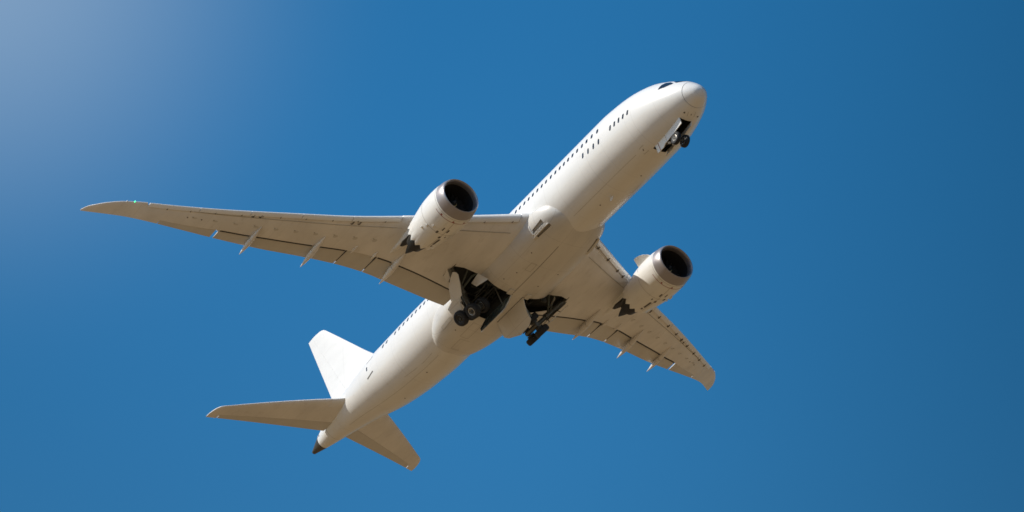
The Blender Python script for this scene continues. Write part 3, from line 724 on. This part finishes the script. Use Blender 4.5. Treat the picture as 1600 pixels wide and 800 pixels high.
    for s in frange(26.9, 30, 6): mb.box(Vector((s, 0, 0)) + h0 + hd * .9 - nd * .08, (.03, 0, 0), hd * .65, nd * .07)
    gd = mb.build('gear_door', [FAIRP, PRIM], root)
    mb = MB(); mb.tube(h0 + Vector((27.2, 0, 0)) + hd * .7 - nd * .1, Vector((27.2, sg * 1.7, -2.1)), .05, .05, 8); mb.build('door_actuator', STEEL, gd)
    mb = MB(); mb.box((26.12, sg * .78, -3.42), (.32, 0, 0), (0, .20, 0), (0, 0, .05)); mb.build('hinge_cover', FAIRP, fair)
    # inboard closing panel at the wing root edge
    mb = MB(); mb.prism([Vector((s, sg * y, z)) for s, y, z in ((26.35, 3.56, -2.35), (27.3, 3.62, -2.7), (27.0, 3.36, -3.1), (25.7, 3.1, -3.15))], (0, 0, -.05)); mb.build('hinge_panel', FAIRP, fair)
    # plumbing inside the bay
    mb = MB(); rnd = random.Random(5 + sg)
    for k in range(4):
        s = 26.8 + .93 * k; mb.box((s, sg * 1.6, -1.84), (.06, 0, 0), (0, 1.1, 0), (0, 0, .08))
    for k in range(16):
        y = sg * rnd.uniform(.6, 2.6); z = rnd.uniform(-2.6, -1.95); s0 = rnd.uniform(26.5, 28); mb.tube((s0, y, z), (s0 + rnd.uniform(.8, 2.4), y + rnd.uniform(-.3, .3), z + rnd.uniform(-.2, .2)), rnd.uniform(.02, .06), n=7)
    for k in range(8):
        mb.box((26.45 + rnd.uniform(0, .25), sg * rnd.uniform(.7, 2.6), rnd.uniform(-3.1, -2.1)), (.1, 0, 0), (0, rnd.uniform(.06, .2), 0), (0, 0, rnd.uniform(.06, .2)))
    for k in range(7):
        y = sg * rnd.uniform(.7, 2.6); mb.tube((26.42, y, -3.1), (26.5 + rnd.uniform(0, .4), y + rnd.uniform(-.2, .2), -2.0), .03, n=6)
    mb.build('bay_plumbing', PIPE, fair)

# nose gear, folding forward into its bay
pv = Vector((5.75, 0, -2.55)); ax_ = Vector((3.35, 0, -3.75))
mb = MB(); mb.tube(pv, pv.lerp(ax_, .55), .14, .13, 16); mb.tube(pv.lerp(ax_, .55), ax_, .085, .085, 14)
mb.tube(ax_ + Vector((0, -.42, 0)), ax_ + Vector((0, .42, 0)), .06, .06, 12); mb.tube(pv + Vector((0, -.4, 0)), pv + Vector((0, .4, 0)), .08, .08, 12)
ng = mb.build('nose_landing_gear', STEEL, root)
for e in (.40, -.40): tyre_and_hub(ax_ + Vector((0, e, 0)), (0, 1, 0), .50, .34, ng, HUB)
mb = MB(); mb.tube(pv.lerp(ax_, .6) + Vector((0, .12, 0)), Vector((4.6, .2, -2.1)), .05, .05, 8); mb.tube(pv.lerp(ax_, .6) + Vector((0, -.12, 0)), Vector((4.6, -.2, -2.1)), .05, .05, 8); mb.build('drag_brace', PRIM, ng)
mb = MB(); q = pv.lerp(ax_, .5); mb.tube(q + Vector((0, .2, -.12)), q + Vector((-.12, .2, -.2)), .09, .1, 12); mb.tube(q + Vector((0, -.2, -.12)), q + Vector((-.12, -.2, -.2)), .09, .1, 12); mb.build('taxi_light', LAMP, ng)
for sg in (1, -1):
    def edge(s): 
        t_, b_, w_ = fsec(s); y = .58; a = (t_ - b_) / 2
        return Vector((s, sg * y, (t_ + b_) / 2 - a * math.sqrt(1 - (y / w_) ** 2) + .01))
    mb = MB(); sp = Vector((0, -sg * .14, -.52))
    ss_ = frange(2.45, 4.42, 7)
    mb.prism([edge(s) for s in ss_] + [edge(s) + sp for s in reversed(ss_)], (0, -sg * .05, 0)); mb.build('nose_gear_door', [WHITE], fus)
    mb = MB(); sp = Vector((0, -sg * .2, -.62)); ss_ = frange(4.46, 5.75, 6)
    mb.prism([edge(s) for s in ss_] + [edge(s) + sp * (.8 if s < 4.9 else 1) for s in reversed(ss_)], (0, -sg * .05, 0)); nd_ = mb.build('nose_gear_door', [WHITE], fus)
    if sg > 0:
        e0 = edge(5.35); mb = MB(); mb.prism([e0 + sp * .02 + Vector((0, .006, 0)), e0 + sp * .98 + Vector((0, .006, 0)), e0 + sp * .98 + Vector((.06, .006, 0)), e0 + sp * .02 + Vector((.06, .006, 0))], (0, -.004, 0)); mb.build('red_stripe', RED, fus)
mb = MB()
for s in frange(2.8, 5.9, 8): mb.box((s, 0, -1.93), (.03, 0, 0), (0, .42, 0), (0, 0, .06))
for y in (-.3, -.12, .1, .28): mb.tube((2.7, y, -2.05), (6.0, y, -2.05), .03, n=6)
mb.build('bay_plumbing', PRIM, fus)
